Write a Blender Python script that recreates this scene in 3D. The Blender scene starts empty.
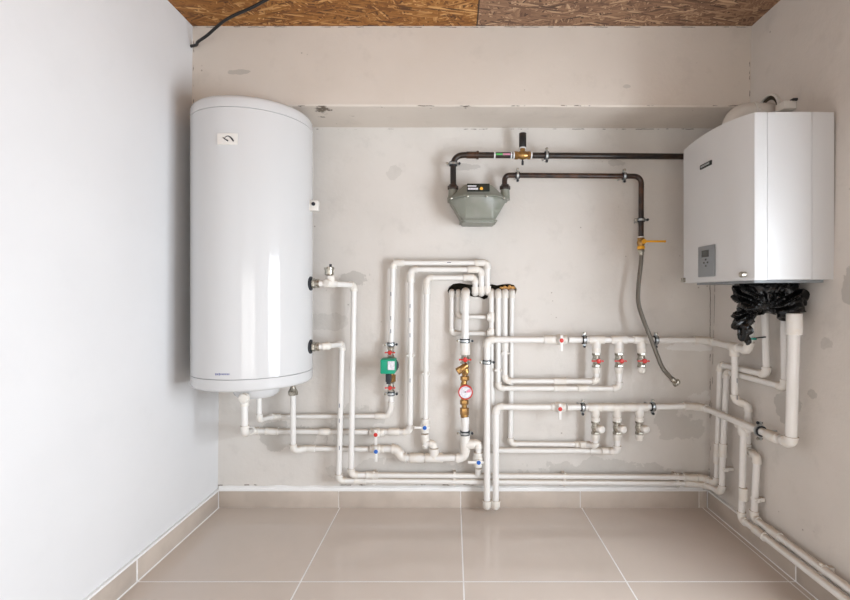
import bpy, bmesh, math, random
from mathutils import Vector, Matrix, noise
random.seed(7)
F = 467.0; VX = 453.0; VY = 295.0; H = 1.056
WY = 2.33                      # back wall plane
scene = bpy.context.scene
COL = scene.collection
V = Vector

def P(px, py, Y): return V(((px-VX)*Y/F, Y, H-(py-VY)*Y/F))
def B(px, py, d): return P(px, py, WY-d)
def R(px, py, X): return P(px, py, X*F/(px-VX))

# ------------------------------------------------------------------ materials
MATS = {}
def mat(name, col, rough=.5, metal=0, bump=0, bscale=60, vary=0, vcol=None, vscale=8, coat=0, dust=0, spec=None):
    m = bpy.data.materials.new(name); m.use_nodes = True
    nt = m.node_tree; N = nt.nodes; L = nt.links
    b = N['Principled BSDF']
    b.inputs['Base Color'].default_value = (*col, 1); b.inputs['Roughness'].default_value = rough
    b.inputs['Metallic'].default_value = metal
    if coat: b.inputs['Coat Weight'].default_value = coat; b.inputs['Coat Roughness'].default_value = .06
    if spec is not None: b.inputs['Specular IOR Level'].default_value = spec
    tc = N.new('ShaderNodeTexCoord'); out = None
    if vary:
        n = N.new('ShaderNodeTexNoise'); n.inputs['Scale'].default_value = vscale; n.inputs['Detail'].default_value = 5
        L.new(tc.outputs['Object'], n.inputs['Vector'])
        r = N.new('ShaderNodeValToRGB'); r.color_ramp.elements[0].position = .5-vary*.2; r.color_ramp.elements[1].position = .5+vary*.25
        L.new(n.outputs['Fac'], r.inputs['Fac'])
        mx = N.new('ShaderNodeMix'); mx.data_type = 'RGBA'
        mx.inputs[6].default_value = (*col, 1); mx.inputs[7].default_value = (*(vcol or [c*.7 for c in col]), 1)
        L.new(r.outputs['Color'], mx.inputs[0]); out = mx.outputs[2]
    if dust:
        g = N.new('ShaderNodeNewGeometry'); s = N.new('ShaderNodeSeparateXYZ'); L.new(g.outputs['Normal'], s.inputs[0])
        n2 = N.new('ShaderNodeTexNoise'); n2.inputs['Scale'].default_value = 14; n2.inputs['Detail'].default_value = 4
        L.new(tc.outputs['Object'], n2.inputs['Vector'])
        a = N.new('ShaderNodeMath'); a.operation = 'MULTIPLY_ADD'; a.inputs[1].default_value = .5
        L.new(n2.outputs['Fac'], a.inputs[0]); L.new(s.outputs['Z'], a.inputs[2])
        mr = N.new('ShaderNodeMapRange'); mr.inputs['From Min'].default_value = .75; mr.inputs['From Max'].default_value = 1.2
        mr.inputs['To Max'].default_value = dust
        L.new(a.outputs[0], mr.inputs['Value'])
        mx2 = N.new('ShaderNodeMix'); mx2.data_type = 'RGBA'; mx2.inputs[7].default_value = (.40, .27, .15, 1)
        if out: L.new(out, mx2.inputs[6])
        else: mx2.inputs[6].default_value = (*col, 1)
        L.new(mr.outputs['Result'], mx2.inputs[0]); out = mx2.outputs[2]
    if out: L.new(out, b.inputs['Base Color'])
    if bump:
        n = N.new('ShaderNodeTexNoise'); n.inputs['Scale'].default_value = bscale; n.inputs['Detail'].default_value = 4
        L.new(tc.outputs['Object'], n.inputs['Vector'])
        bp = N.new('ShaderNodeBump'); bp.inputs['Strength'].default_value = bump; bp.inputs['Distance'].default_value = .004
        L.new(n.outputs['Fac'], bp.inputs['Height']); L.new(bp.outputs['Normal'], b.inputs['Normal'])
    MATS[name] = m
    return m

PVC = mat('white_pipe_plastic', (.79, .775, .75), .35, dust=.55)
FIT = mat('white_fitting_plastic', (.76, .74, .705), .4, vary=.4, vcol=(.76, .72, .66), vscale=30, dust=.6)
ENAMEL = mat('white_tank_enamel', (.625, .63, .635), .12)
ENAMEL2 = mat('white_boiler_enamel', (.61, .61, .61), .3, spec=.35)
SEAM = mat('seam_grey', (.42, .42, .42), .6)
IRON = mat('dark_gas_pipe_paint', (.018, .012, .010), .33, vary=.6, vcol=(.075, .032, .016), vscale=25, bump=.2)
IRONB = mat('black_gas_pipe_paint', (.011, .010, .010), .35, vary=.4, vcol=(.035, .02, .012), vscale=20)
BRASS = mat('brass', (.46, .27, .09), .33, .85, vary=.6, vcol=(.28, .16, .07), vscale=60)
STEEL = mat('zinc_steel', (.52, .55, .56), .3, .9)
CHROME = mat('nickel_plated', (.50, .48, .42), .3, .85, vary=.5, vcol=(.25, .22, .18), vscale=90)
RUB = mat('black_rubber', (.018, .022, .028), .6)
RED = mat('red_paint', (.58, .025, .018), .4)
BLUE = mat('blue_plastic', (.01, .12, .50), .4)
YEL = mat('yellow_paint', (.85, .42, .02), .4)
GREEN = mat('green_pump_plastic', (.0, .32, .185), .4)
PAPER = mat('white_label', (.80, .80, .83), .6, vary=.8, vcol=(.55, .55, .62), vscale=120)
METER = mat('grey_green_meter_paint', (.235, .24, .205), .42, vary=.3, vcol=(.22, .23, .19), vscale=20)
GREYP = mat('grey_panel_plastic', (.22, .235, .245), .45)
LCD = mat('dark_display', (.025, .03, .025), .15)
BAG = mat('black_bin_liner', (.004, .004, .004), .24, bump=.5, bscale=30, spec=.4)
CABLE = mat('black_cable', (.012, .012, .012), .45)
TAPE = mat('white_tape', (.75, .75, .75), .6)
MARK = mat('printed_mark', (.05, .07, .12), .6)
FOAM = mat('orange_foam', (.70, .38, .12), .9, bump=.8, bscale=80, vary=.6, vcol=(.35, .16, .05), vscale=40)
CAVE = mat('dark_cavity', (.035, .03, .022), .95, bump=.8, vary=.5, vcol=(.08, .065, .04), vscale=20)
HOSE = mat('braided_steel', (.20, .185, .16), .38, .75)
FLUEM = mat('flue_white', (.72, .70, .66), .4)
PINK = mat('pink_dial', (.75, .25, .35), .5)
GROUT = mat('white_grout', (.88, .87, .86), .8, bump=.4)
FRAME = mat('window_frame_white', (.8, .8, .8), .4)
GSTK = mat('green_sticker', (.10, .45, .12), .5)
PSTK = mat('pink_sticker', (.6, .25, .35), .5)
# braid on the hose
nt = HOSE.node_tree; tc = nt.nodes.new('ShaderNodeTexCoord'); w = nt.nodes.new('ShaderNodeTexWave'); w.inputs['Scale'].default_value = 90
w.bands_direction = 'DIAGONAL'; nt.links.new(tc.outputs['Object'], w.inputs['Vector'])
bp = nt.nodes.new('ShaderNodeBump'); bp.inputs['Strength'].default_value = .6; bp.inputs['Distance'].default_value = .002
nt.links.new(w.outputs['Fac'], bp.inputs['Height']); nt.links.new(bp.outputs['Normal'], nt.nodes['Principled BSDF'].inputs['Normal'])

def plaster(name, col, col2, patches, axis, pcol=(.36, .34, .31), bumpk=.35, specks=True, lines=()):
    """painted plaster; patches = [(u, z, ru, rz, amount)], bare or filled spots with their own ragged outline"""
    m = bpy.data.materials.new(name); m.use_nodes = True
    nt = m.node_tree; N = nt.nodes; L = nt.links; b = N['Principled BSDF']
    b.inputs['Roughness'].default_value = .85; b.inputs['Specular IOR Level'].default_value = .25
    g = N.new('ShaderNodeNewGeometry'); pos = g.outputs['Position']
    def nz(scale, det=4, rough=.55):
        n = N.new('ShaderNodeTexNoise'); n.inputs['Scale'].default_value = scale; n.inputs['Detail'].default_value = det
        n.inputs['Roughness'].default_value = rough; L.new(pos, n.inputs['Vector']); return n
    def M(op, a, b_=None, c=None):
        n = N.new('ShaderNodeMath'); n.operation = op
        for i, x in enumerate((a, b_, c)):
            if x is None: continue
            if isinstance(x, (int, float)): n.inputs[i].default_value = x
            else: L.new(x, n.inputs[i])
        return n.outputs[0]
    def mix(fac, a, b_):
        n = N.new('ShaderNodeMix'); n.data_type = 'RGBA'
        if isinstance(fac, (int, float)): n.inputs[0].default_value = fac
        else: L.new(fac, n.inputs[0])
        for i, x in ((6, a), (7, b_)):
            if isinstance(x, tuple): n.inputs[i].default_value = (*x, 1)
            else: L.new(x, n.inputs[i])
        return n.outputs[2]
    def rng(v, a, b_, c=0, d=1):
        n = N.new('ShaderNodeMapRange'); L.new(v, n.inputs[0])
        for i, x in enumerate((a, b_, c, d)): n.inputs[i+1].default_value = x
        return n.outputs[0]
    big = nz(2.2, 5); c = mix(rng(big.outputs['Fac'], .38, .62), col, col2)
    mid = nz(9, 6, .65); c = mix(rng(mid.outputs['Fac'], .56, .72, 0, .35 if specks else .08), c, tuple(x*.80 for x in col2))
    sep = N.new('ShaderNodeSeparateXYZ'); L.new(pos, sep.inputs[0])
    u = sep.outputs[axis]; z = sep.outputs['Z']
    rag = nz(11, 6, .6); ragv = rng(rag.outputs['Fac'], .3, .7, -.9, .9)
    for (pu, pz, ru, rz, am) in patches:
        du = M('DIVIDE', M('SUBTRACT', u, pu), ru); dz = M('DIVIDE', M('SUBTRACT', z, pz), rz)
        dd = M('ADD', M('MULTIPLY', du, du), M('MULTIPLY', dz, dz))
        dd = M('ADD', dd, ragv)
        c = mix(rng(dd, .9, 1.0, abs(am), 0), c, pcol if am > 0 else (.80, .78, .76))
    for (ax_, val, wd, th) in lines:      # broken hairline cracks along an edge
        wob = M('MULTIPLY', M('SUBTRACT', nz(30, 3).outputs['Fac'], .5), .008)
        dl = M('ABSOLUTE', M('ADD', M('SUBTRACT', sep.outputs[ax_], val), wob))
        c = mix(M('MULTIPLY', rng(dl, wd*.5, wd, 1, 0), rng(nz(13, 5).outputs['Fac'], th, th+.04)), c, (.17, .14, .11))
    if specks:
        v = N.new('ShaderNodeTexVoronoi'); v.inputs['Scale'].default_value = 16; L.new(pos, v.inputs['Vector'])
        sp = rng(v.outputs['Distance'], .05, .075, 1, 0)
        sel = rng(nz(3.1, 3).outputs['Fac'], .56, .60)
        c = mix(M('MULTIPLY', M('MULTIPLY', sp, sel), .55), c, (.22, .18, .14))
    L.new(c, b.inputs['Base Color'])
    fine = nz(70, 4, .6); trow = nz(5, 5, .5)
    hgt = M('ADD', M('MULTIPLY', fine.outputs['Fac'], .10), M('MULTIPLY', trow.outputs['Fac'], 1.0))
    bp = N.new('ShaderNodeBump'); bp.inputs['Strength'].default_value = bumpk; bp.inputs['Distance'].default_value = .02
    L.new(hgt, bp.inputs['Height']); L.new(bp.outputs['Normal'], b.inputs['Normal'])
    return m
def uz(px, py, rx, ry, am): return ((px-VX)*WY/F, H-(py-VY)*WY/F, rx*WY/F, ry*WY/F, am)
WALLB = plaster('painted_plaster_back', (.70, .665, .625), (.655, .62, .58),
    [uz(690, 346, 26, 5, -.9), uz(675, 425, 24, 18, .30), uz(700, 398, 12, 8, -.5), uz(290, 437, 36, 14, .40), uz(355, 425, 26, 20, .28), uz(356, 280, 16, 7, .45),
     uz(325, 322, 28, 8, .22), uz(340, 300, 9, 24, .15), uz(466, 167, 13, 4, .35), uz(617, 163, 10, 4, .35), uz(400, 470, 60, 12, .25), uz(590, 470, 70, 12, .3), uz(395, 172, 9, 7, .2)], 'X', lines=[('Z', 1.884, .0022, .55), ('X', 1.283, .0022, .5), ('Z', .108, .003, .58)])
WALLR = plaster('painted_plaster_right', (.70, .655, .61), (.66, .615, .57),
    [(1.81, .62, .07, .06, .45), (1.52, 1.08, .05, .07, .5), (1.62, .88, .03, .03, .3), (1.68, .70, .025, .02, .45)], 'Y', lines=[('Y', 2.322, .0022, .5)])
WALLL = plaster('painted_plaster_left', (.72, .72, .725), (.70, .70, .705), [], 'Y', bumpk=.07, specks=False)
WALLO = plaster('painted_plaster_rest', (.64, .62, .60), (.60, .58, .56), [], 'X', specks=False)
BEAMM = plaster('painted_plaster_beam', (.68, .615, .55), (.65, .585, .52),
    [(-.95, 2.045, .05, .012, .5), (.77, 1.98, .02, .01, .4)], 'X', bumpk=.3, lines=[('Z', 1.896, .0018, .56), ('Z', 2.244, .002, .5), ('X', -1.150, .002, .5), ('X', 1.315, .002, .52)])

def tile_mat(name, base, ox, oy, size, grout_w, axis_v='Y'):
    m = bpy.data.materials.new(name); m.use_nodes = True
    nt = m.node_tree; N = nt.nodes; L = nt.links; b = N['Principled BSDF']
    g = N.new('ShaderNodeNewGeometry'); sep = N.new('ShaderNodeSeparateXYZ'); L.new(g.outputs['Position'], sep.inputs[0])
    def M(op, a, b_=None):
        n = N.new('ShaderNodeMath'); n.operation = op
        for i, x in enumerate((a, b_)):
            if x is None: continue
            if isinstance(x, (int, float)): n.inputs[i].default_value = x
            else: L.new(x, n.inputs[i])
        return n.outputs[0]
    def line(v, o):
        f = M('FRACT', M('ADD', M('DIVIDE', M('SUBTRACT', v, o), size), 100.5))
        return M('LESS_THAN', M('ABSOLUTE', M('SUBTRACT', f, .5)), grout_w/size/2)
    gm = M('MAXIMUM', line(sep.outputs['X'], ox), line(sep.outputs['Y'], oy))
    n1 = N.new('ShaderNodeTexNoise'); n1.inputs['Scale'].default_value = 2.5; n1.inputs['Detail'].default_value = 6; n1.inputs['Distortion'].default_value = 1.2
    L.new(g.outputs['Position'], n1.inputs['Vector'])
    n2 = N.new('ShaderNodeTexNoise'); n2.inputs['Scale'].default_value = 14; n2.inputs['Detail'].default_value = 6
    L.new(g.outputs['Position'], n2.inputs['Vector'])
    mx = N.new('ShaderNodeMix'); mx.data_type = 'RGBA'; L.new(n1.outputs['Fac'], mx.inputs[0])
    mx.inputs[6].default_value = (*base, 1); mx.inputs[7].default_value = (*[c*1.18 for c in base], 1)
    mx2 = N.new('ShaderNodeMix'); mx2.data_type = 'RGBA'; L.new(gm, mx2.inputs[0]); L.new(mx.outputs[2], mx2.inputs[6])
    mx2.inputs[7].default_value = (.82, .80, .78, 1); L.new(mx2.outputs[2], b.inputs['Base Color'])
    rr = N.new('ShaderNodeMapRange'); L.new(n2.outputs['Fac'], rr.inputs[0]); rr.inputs[1].default_value = .35; rr.inputs[2].default_value = .7
    rr.inputs[3].default_value = .08; rr.inputs[4].default_value = .2
    r2 = M('MAXIMUM', rr.outputs[0], M('MULTIPLY', gm, .8)); L.new(r2, b.inputs['Roughness'])
    bp = N.new('ShaderNodeBump'); bp.invert = True; bp.inputs['Distance'].default_value = .002; L.new(gm, bp.inputs['Height'])
    L.new(bp.outputs['Normal'], b.inputs['Normal'])
    return m
FLOORM = tile_mat('beige_glazed_floor_tile', (.555, .48, .42), .0387, 1.72, .6, .0055)
SKIRT = mat('beige_skirting_tile', (.55, .475, .41), .3, vary=.4, vcol=(.50, .43, .37), vscale=9)

def osb():
    m = bpy.data.materials.new('oriented_strand_board'); m.use_nodes = True
    nt = m.node_tree; N = nt.nodes; L = nt.links; b = N['Principled BSDF']; b.inputs['Roughness'].default_value = .7
    g = N.new('ShaderNodeNewGeometry'); pos = g.outputs['Position']
    prev = None; hprev = None
    for k, ang in enumerate((95, 62, 120, 20, 168)):
        mp = N.new('ShaderNodeMapping'); mp.inputs['Rotation'].default_value = (0, 0, math.radians(ang)); mp.inputs['Location'].default_value = (k*3.3, k*1.7, 0)
        mp.inputs['Scale'].default_value = (15, 115, 1); 
        vr = N.new('ShaderNodeVectorRotate'); vr.rotation_type = 'Z_AXIS'; vr.inputs['Angle'].default_value = math.radians(ang); L.new(pos, vr.inputs['Vector'])
        mp.inputs['Rotation'].default_value = (0, 0, 0); L.new(vr.outputs[0], mp.inputs['Vector'])
        v = N.new('ShaderNodeTexVoronoi'); v.inputs['Scale'].default_value = 1; L.new(mp.outputs[0], v.inputs['Vector'])
        cr = N.new('ShaderNodeValToRGB'); e = cr.color_ramp.elements
        e[0].color = (.09, .032, .008, 1); e[0].position = 0; e[1].color = (.60, .33, .12, 1); e[1].position = 1
        x = e.new(.25); x.color = (.23, .085, .016, 1); x = e.new(.75); x.color = (.34, .145, .032, 1)
        sp = N.new('ShaderNodeSeparateColor'); L.new(v.outputs['Color'], sp.inputs[0]); L.new(sp.outputs[0], cr.inputs[0])
        if prev is None: prev = cr.outputs[0]
        else:
            n = N.new('ShaderNodeMath'); n.operation = 'GREATER_THAN'; L.new(sp.outputs[1], n.inputs[0]); n.inputs[1].default_value = .62
            mx = N.new('ShaderNodeMix'); mx.data_type = 'RGBA'; L.new(n.outputs[0], mx.inputs[0]); L.new(prev, mx.inputs[6]); L.new(cr.outputs[0], mx.inputs[7]); prev = mx.outputs[2]
    # the second sheet is greyer
    sep = N.new('ShaderNodeSeparateXYZ'); L.new(pos, sep.inputs[0])
    gt = N.new('ShaderNodeMath'); gt.operation = 'GREATER_THAN'; L.new(sep.outputs['X'], gt.inputs[0]); gt.inputs[1].default_value = .106
    mf = N.new('ShaderNodeMath'); mf.operation = 'MULTIPLY'; L.new(gt.outputs[0], mf.inputs[0]); mf.inputs[1].default_value = .62
    hs = N.new('ShaderNodeHueSaturation'); hs.inputs['Saturation'].default_value = .55; hs.inputs['Value'].default_value = .85; L.new(prev, hs.inputs['Color'])
    mx = N.new('ShaderNodeMix'); mx.data_type = 'RGBA'; L.new(mf.outputs[0], mx.inputs[0]); L.new(prev, mx.inputs[6]); L.new(hs.outputs[0], mx.inputs[7])
    # joint between the sheets
    sb = N.new('ShaderNodeMath'); sb.operation = 'SUBTRACT'; L.new(sep.outputs['X'], sb.inputs[0]); sb.inputs[1].default_value = .106
    ab = N.new('ShaderNodeMath'); ab.operation = 'ABSOLUTE'; L.new(sb.outputs[0], ab.inputs[0])
    lt = N.new('ShaderNodeMath'); lt.operation = 'LESS_THAN'; L.new(ab.outputs[0], lt.inputs[0]); lt.inputs[1].default_value = .003
    mx2 = N.new('ShaderNodeMix'); mx2.data_type = 'RGBA'; L.new(lt.outputs[0], mx2.inputs[0]); L.new(mx.outputs[2], mx2.inputs[6]); mx2.inputs[7].default_value = (.04, .02, .01, 1)
    L.new(mx2.outputs[2], b.inputs['Base Color'])
    return m
OSB = osb()

# ------------------------------------------------------------------ mesh helpers
def frame(ax):
    a = V(ax).normalized()
    ref = V((0, -1, 0)) if abs(a.y) < .9 else V((0, 0, 1))
    v = (ref - a*ref.dot(a)).normalized(); u = v.cross(a)
    return u, v, a
def sweep(bm, pts, radii, seg=16, cap=True):
    pts = [V(p) for p in pts]
    if isinstance(radii, (int, float)): radii = [radii]*len(pts)
    rings = []; t0 = (pts[1]-pts[0]).normalized(); u, v, _ = frame(t0)
    for i, p in enumerate(pts):
        if i == 0: t = t0
        elif i == len(pts)-1: t = (pts[i]-pts[i-1])
        else: t = (pts[i]-pts[i-1]).normalized()+(pts[i+1]-pts[i]).normalized()
        if t.length < 1e-9: t = t0
        t = t.normalized(); q = t0.rotation_difference(t); u = q @ u; v = q @ v; t0 = t
        rings.append([bm.verts.new(p+(u*math.cos(a)+v*math.sin(a))*radii[i]) for a in [2*math.pi*k/seg for k in range(seg)]])
    for a, b in zip(rings, rings[1:]):
        for k in range(seg): bm.faces.new((a[k], a[(k+1) % seg], b[(k+1) % seg], b[k]))
    if cap: bm.faces.new(rings[0][::-1]); bm.faces.new(rings[-1])
def cyl(bm, p0, p1, r0, r1=None, seg=20, bev=0):
    p0, p1 = V(p0), V(p1); r1 = r0 if r1 is None else r1
    if bev:
        d = (p1-p0).normalized()*bev
        sweep(bm, [p0, p0+d*.3, p0+d, p1-d, p1-d*.3, p1], [r0-bev, r0-bev*.3, r0, r1, r1-bev*.3, r1-bev], seg)
    else: sweep(bm, [p0, p1], [r0, r1], seg)
def lathe(bm, base, ax, prof, seg=24):
    a = V(ax).normalized(); base = V(base); pts = []; rr = []
    e = 0
    for h, r in prof:
        pts.append(base+a*h); rr.append(max(r, 1e-5))
    u, v, _ = frame(a); rings = []
    for p, r in zip(pts, rr): rings.append([bm.verts.new(p+(u*math.cos(t)+v*math.sin(t))*r) for t in [2*math.pi*k/seg for k in range(seg)]])
    for A, C in zip(rings, rings[1:]):
        for k in range(seg): bm.faces.new((A[k], A[(k+1) % seg], C[(k+1) % seg], C[k]))
    bm.faces.new(rings[0][::-1]); bm.faces.new(rings[-1])
def box(bm, c, s, rot=None, bev=0):
    t = bmesh.new(); bmesh.ops.create_cube(t, size=1)
    bmesh.ops.scale(t, vec=V(s), verts=t.verts)
    if bev: bmesh.ops.bevel(t, geom=list(t.edges), offset=bev, segments=2, affect='EDGES', profile=.5)
    M = Matrix.Translation(V(c)) @ (rot.to_4x4() if rot else Matrix())
    bmesh.ops.transform(t, matrix=M, verts=t.verts)
    me = bpy.data.meshes.new('t'); t.to_mesh(me); t.free(); bm.from_mesh(me); bpy.data.meshes.remove(me)
def rotm(u, v, a): return Matrix((u, v, a)).transposed()
def hexnut(bm, p0, p1, r):
    cyl(bm, p0, p1, r, seg=6, bev=r*.12)
def ball(bm, c, r, sub=2, s=(1, 1, 1)):
    t = bmesh.ops.create_icosphere(bm, subdivisions=sub, radius=r)
    for v in t['verts']: v.co = V((v.co.x*s[0], v.co.y*s[1], v.co.z*s[2]))+V(c)
def new(): return bmesh.new()
def link(name, bm, m, parent=None, sharp=38, loc=None):
    bmesh.ops.recalc_face_normals(bm, faces=bm.faces)
    me = bpy.data.meshes.new(name); off = V((0, 0, 0))
    if parent is not None:
        q = parent
        while q is not None: off = off+q.location; q = q.parent
    elif loc is not None: off = V(loc)
    if off.length: bmesh.ops.translate(bm, vec=-off, verts=bm.verts)
    for f in bm.faces: f.smooth = True
    lim = math.radians(sharp)
    for e in bm.edges:
        if len(e.link_faces) == 2 and e.calc_face_angle(0) > lim: e.smooth = False
    bm.to_mesh(me); bm.free(); me.materials.append(m)
    o = bpy.data.objects.new(name, me); COL.objects.link(o)
    if parent is not None: o.parent = parent
    elif loc is not None: o.location = off
    return o
def tag(o, label, cat, group=None, kind=None):
    o['label'] = label; o['category'] = cat
    if group: o['group'] = group
    if kind: o['kind'] = kind
    return o
def thing(name, label, cat, loc, group=None):
    o = bpy.data.objects.new(name, None); o.empty_display_size = .05; COL.objects.link(o); o.location = V(loc)
    return tag(o, label, cat, group)
def struct(name, bm, m, parent=None, sharp=38):
    o = link(name, bm, m, parent, sharp)
    if parent is None: o['kind'] = 'structure'
    return o

# ------------------------------------------------------------------ room shell
YF = -1.55
CEIL = 2.248
def xr(z): return 1.272+(1.300-1.272)*z if z < 1 else 1.300+(1.324-1.300)*(z-1)/1.248
def xl(z): return -1.174+.020*z/CEIL
bm = new(); vs = [bm.verts.new(p) for p in ((-1.3, YF-.1, 0), (1.45, YF-.1, 0), (1.45, 2.5, 0), (-1.3, 2.5, 0))]; bm.faces.new(vs)
for v in bmesh.ops.extrude_face_region(bm, geom=list(bm.faces))['geom']:
    if isinstance(v, bmesh.types.BMVert): v.co.z -= .08
struct('floor', bm, FLOORM)
bm = new(); box(bm, (.08, (YF+2.5)/2, CEIL+.0125), (2.8, 2.5-YF+.1, .025)); struct('ceiling', bm, OSB)

# back wall with the broken-out hole
hole = [(447.5, 291), (448.5, 287), (453, 283.8), (460, 283), (468, 284.2), (475, 284.6), (484, 286.5), (491, 284), (497, 285.4), (503, 284.2), (509, 283.6), (514, 285), (517, 289),
        (515.5, 294), (512, 292.5), (506, 292), (500, 292.5), (496, 294.5), (490, 294), (488, 298), (484, 299.5), (479, 297), (474, 297), (468, 296), (461, 295), (455, 293.5), (450, 295)]
bm = new()
out = [bm.verts.new(p) for p in ((-1.25, WY, -.02), (1.40, WY, -.02), (1.40, WY, CEIL), (-1.25, WY, CEIL))]
hv = [bm.verts.new(P(x, y, WY)) for x, y in hole]
ed = [bm.edges.new((a, b)) for a, b in zip(out, out[1:]+out[:1])]+[bm.edges.new((a, b)) for a, b in zip(hv, hv[1:]+hv[:1])]
bmesh.ops.triangle_fill(bm, use_beauty=True, edges=ed)
hb = [bm.verts.new(v.co+V((random.uniform(-.006, .006), .022, random.uniform(-.004, .006)))) for v in hv]
for i in range(len(hv)): j = (i+1) % len(hv); bm.faces.new((hv[i], hv[j], hb[j], hb[i]))
wb = struct('wall_back', bm, WALLB, sharp=60)
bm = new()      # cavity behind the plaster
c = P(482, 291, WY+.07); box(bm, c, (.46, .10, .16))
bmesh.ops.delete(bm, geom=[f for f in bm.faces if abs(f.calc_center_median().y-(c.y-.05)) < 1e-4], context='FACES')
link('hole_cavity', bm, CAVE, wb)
def wall_sheet(name, fx, y0, y1, m, sgn, holes=()):
    bm = new(); zs = [0, .5, 1.0, 1.6, CEIL]
    ys = sorted({y0, y1, *[h[0] for h in holes], *[h[1] for h in holes]}); zs = sorted({*zs, *[h[2] for h in holes], *[h[3] for h in holes]})
    for X in (0, .12):
        g = [[bm.verts.new((fx(z)+sgn*X, y, z)) for z in zs] for y in ys]
        for i in range(len(ys)-1):
            for j in range(len(zs)-1):
                cy, cz = (ys[i]+ys[i+1])/2, (zs[j]+zs[j+1])/2
                if any(h[0] < cy < h[1] and h[2] < cz < h[3] for h in holes): continue
                bm.faces.new((g[i][j], g[i+1][j], g[i+1][j+1], g[i][j+1]))
    for h in holes:     # reveals
        c = [(h[0], h[2]), (h[1], h[2]), (h[1], h[3]), (h[0], h[3])]
        for (ya, za), (yb, zb) in zip(c, c[1:]+c[:1]):
            bm.faces.new([bm.verts.new(p) for p in ((fx(za), ya, za), (fx(zb), yb, zb), (fx(zb)+sgn*.12, yb, zb), (fx(za)+sgn*.12, ya, za))])
    bmesh.ops.remove_doubles(bm, verts=bm.verts, dist=1e-5)
    return struct(name, bm, m, sharp=30)
WIN = (.05, 1.18, .32, 1.42)
wall_sheet('wall_left', xl, YF, WY, WALLL, -1)
wall_sheet('wall_right', xr, YF, WY, WALLR, 1, [WIN])
bm = new()      # wall behind the camera, with an unseen opening added for fill light, kept low
DO = (-.85, .85, .05, 1.36)
for (x0, x1, z0, z1) in ((-1.18, DO[0], 0, CEIL), (DO[1], 1.34, 0, CEIL), (DO[0], DO[1], DO[3], CEIL), (DO[0], DO[1], 0, DO[2])):
    box(bm, ((x0+x1)/2, YF-.06, (z0+z1)/2), (x1-x0, .12, z1-z0))
struct('wall_front', bm, WALLO)
bm = new()
for y in (WIN[0]+.03, (WIN[0]+WIN[1])/2, WIN[1]-.03): box(bm, (1.37, y, (WIN[2]+WIN[3])/2), (.05, .06, WIN[3]-WIN[2]))
for z in (WIN[2]+.03, WIN[3]-.03): box(bm, (1.37, (WIN[0]+WIN[1])/2, z), (.048, WIN[1]-WIN[0], .06))
struct('window_1', bm, FRAME)
bm = new()
for x in (DO[0]+.04, 0, DO[1]-.04): box(bm, (x, YF-.05, (DO[2]+DO[3])/2), (.08, .05, DO[3]-DO[2]))
for z in (DO[2]+.04, DO[3]-.04): box(bm, (0, YF-.05, z), (DO[1]-DO[0], .048, .08))
struct('fill_opening_1', bm, FRAME)  # frame made up to go round the added light opening

# dropped beam along the back wall, slightly wavy lower edge
bm = new(); BY = 2.07; n = 60; x0, x1 = -1.16, 1.325; rows = []
for i in range(n+1):
    x = x0+(x1-x0)*i/n; zb = 1.896-.006*i/n+.0022*noise.noise(V((x*9, 0, 3)))
    rows.append([bm.verts.new(p) for p in ((x, BY, CEIL), (x, BY, 2.06), (x, BY+.0005, zb+.006), (x, BY+.006, zb), (x, WY, zb-.002), (x, WY, CEIL))])
for a, b in zip(rows, rows[1:]):
    for k in range(5): bm.faces.new((a[k], b[k], b[k+1], a[k+1]))
bm.faces.new(rows[0]); bm.faces.new(rows[-1][::-1])
struct('trim_1', bm, BEAMM)

# skirting tiles
BH = .083
def skirt_back():
    bm = new(); seams = [-1.163, -.567, .0387, .632, 1.222, 1.262]
    for a, b in zip(seams, seams[1:]): box(bm, ((a+b)/2, WY-.006, BH/2), (b-a-.004, .012, BH), bev=.001)
    s = struct('baseboard_back', bm, SKIRT)
    bm = new(); box(bm, (.05, WY-.0045, BH/2), (2.42, .009, BH)); box(bm, (.05, WY-.008, BH+.003), (2.43, .018, .007), bev=.002)
    link('grout', bm, GROUT, s)
def skirt_side(name, X, sg):
    bm = new(); seams = [YF, -1.28, -.68, -.08, .52, 1.12, 1.72, 2.316]
    for a, b in zip(seams, seams[1:]): box(bm, (X+sg*.006, (a+b)/2, BH/2), (.012, b-a-.007, BH), bev=.001)
    s = struct(name, bm, SKIRT)
    bm = new(); box(bm, (X+sg*.0060, (YF+WY)/2, BH/2), (.0105, WY-YF, BH)); box(bm, (X+sg*.0055, (YF+WY)/2, BH+.0035), (.015, WY-YF, .009), bev=.002); box(bm, (X+sg*.003, (YF+WY)/2, .0015), (.010, WY-YF, .004), bev=.001)
    link('grout', bm, GROUT, s)
skirt_back(); skirt_side('baseboard_left', -1.163, -1); skirt_side('baseboard_right', 1.262, 1)
# rough plaster ledge over the back skirting
bm = new(); rows = []
for i in range(121):
    x = -1.165+2.405*i/120; t = .010+.003*noise.noise(V((x*14, 1, 0))); zt = .105+.006*noise.noise(V((x*11, 5, 0)))
    rows.append([bm.verts.new(p) for p in ((x, WY-.001, BH+.006), (x, WY-t-.002, BH+.006), (x, WY-t, zt-.006), (x, WY-.001, zt))])
for a, b in zip(rows, rows[1:]):
    for k in range(4): bm.faces.new((a[k], b[k], b[(k+1) % 4], a[(k+1) % 4]))
struct('trim_2', bm, GROUT)

bm = new()
for i in range(9):
    p = P(501+i*1.7+random.uniform(-.4, .4), 287.6+random.uniform(-1, 1.2), WY+.012); ball(bm, p, random.uniform(.006, .011), 2, (1, .7, .9))
tag(link('insulation_foam', bm, FOAM), 'crumbly orange insulation foam along the right edge of the wall hole', 'foam', kind='stuff')

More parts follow.
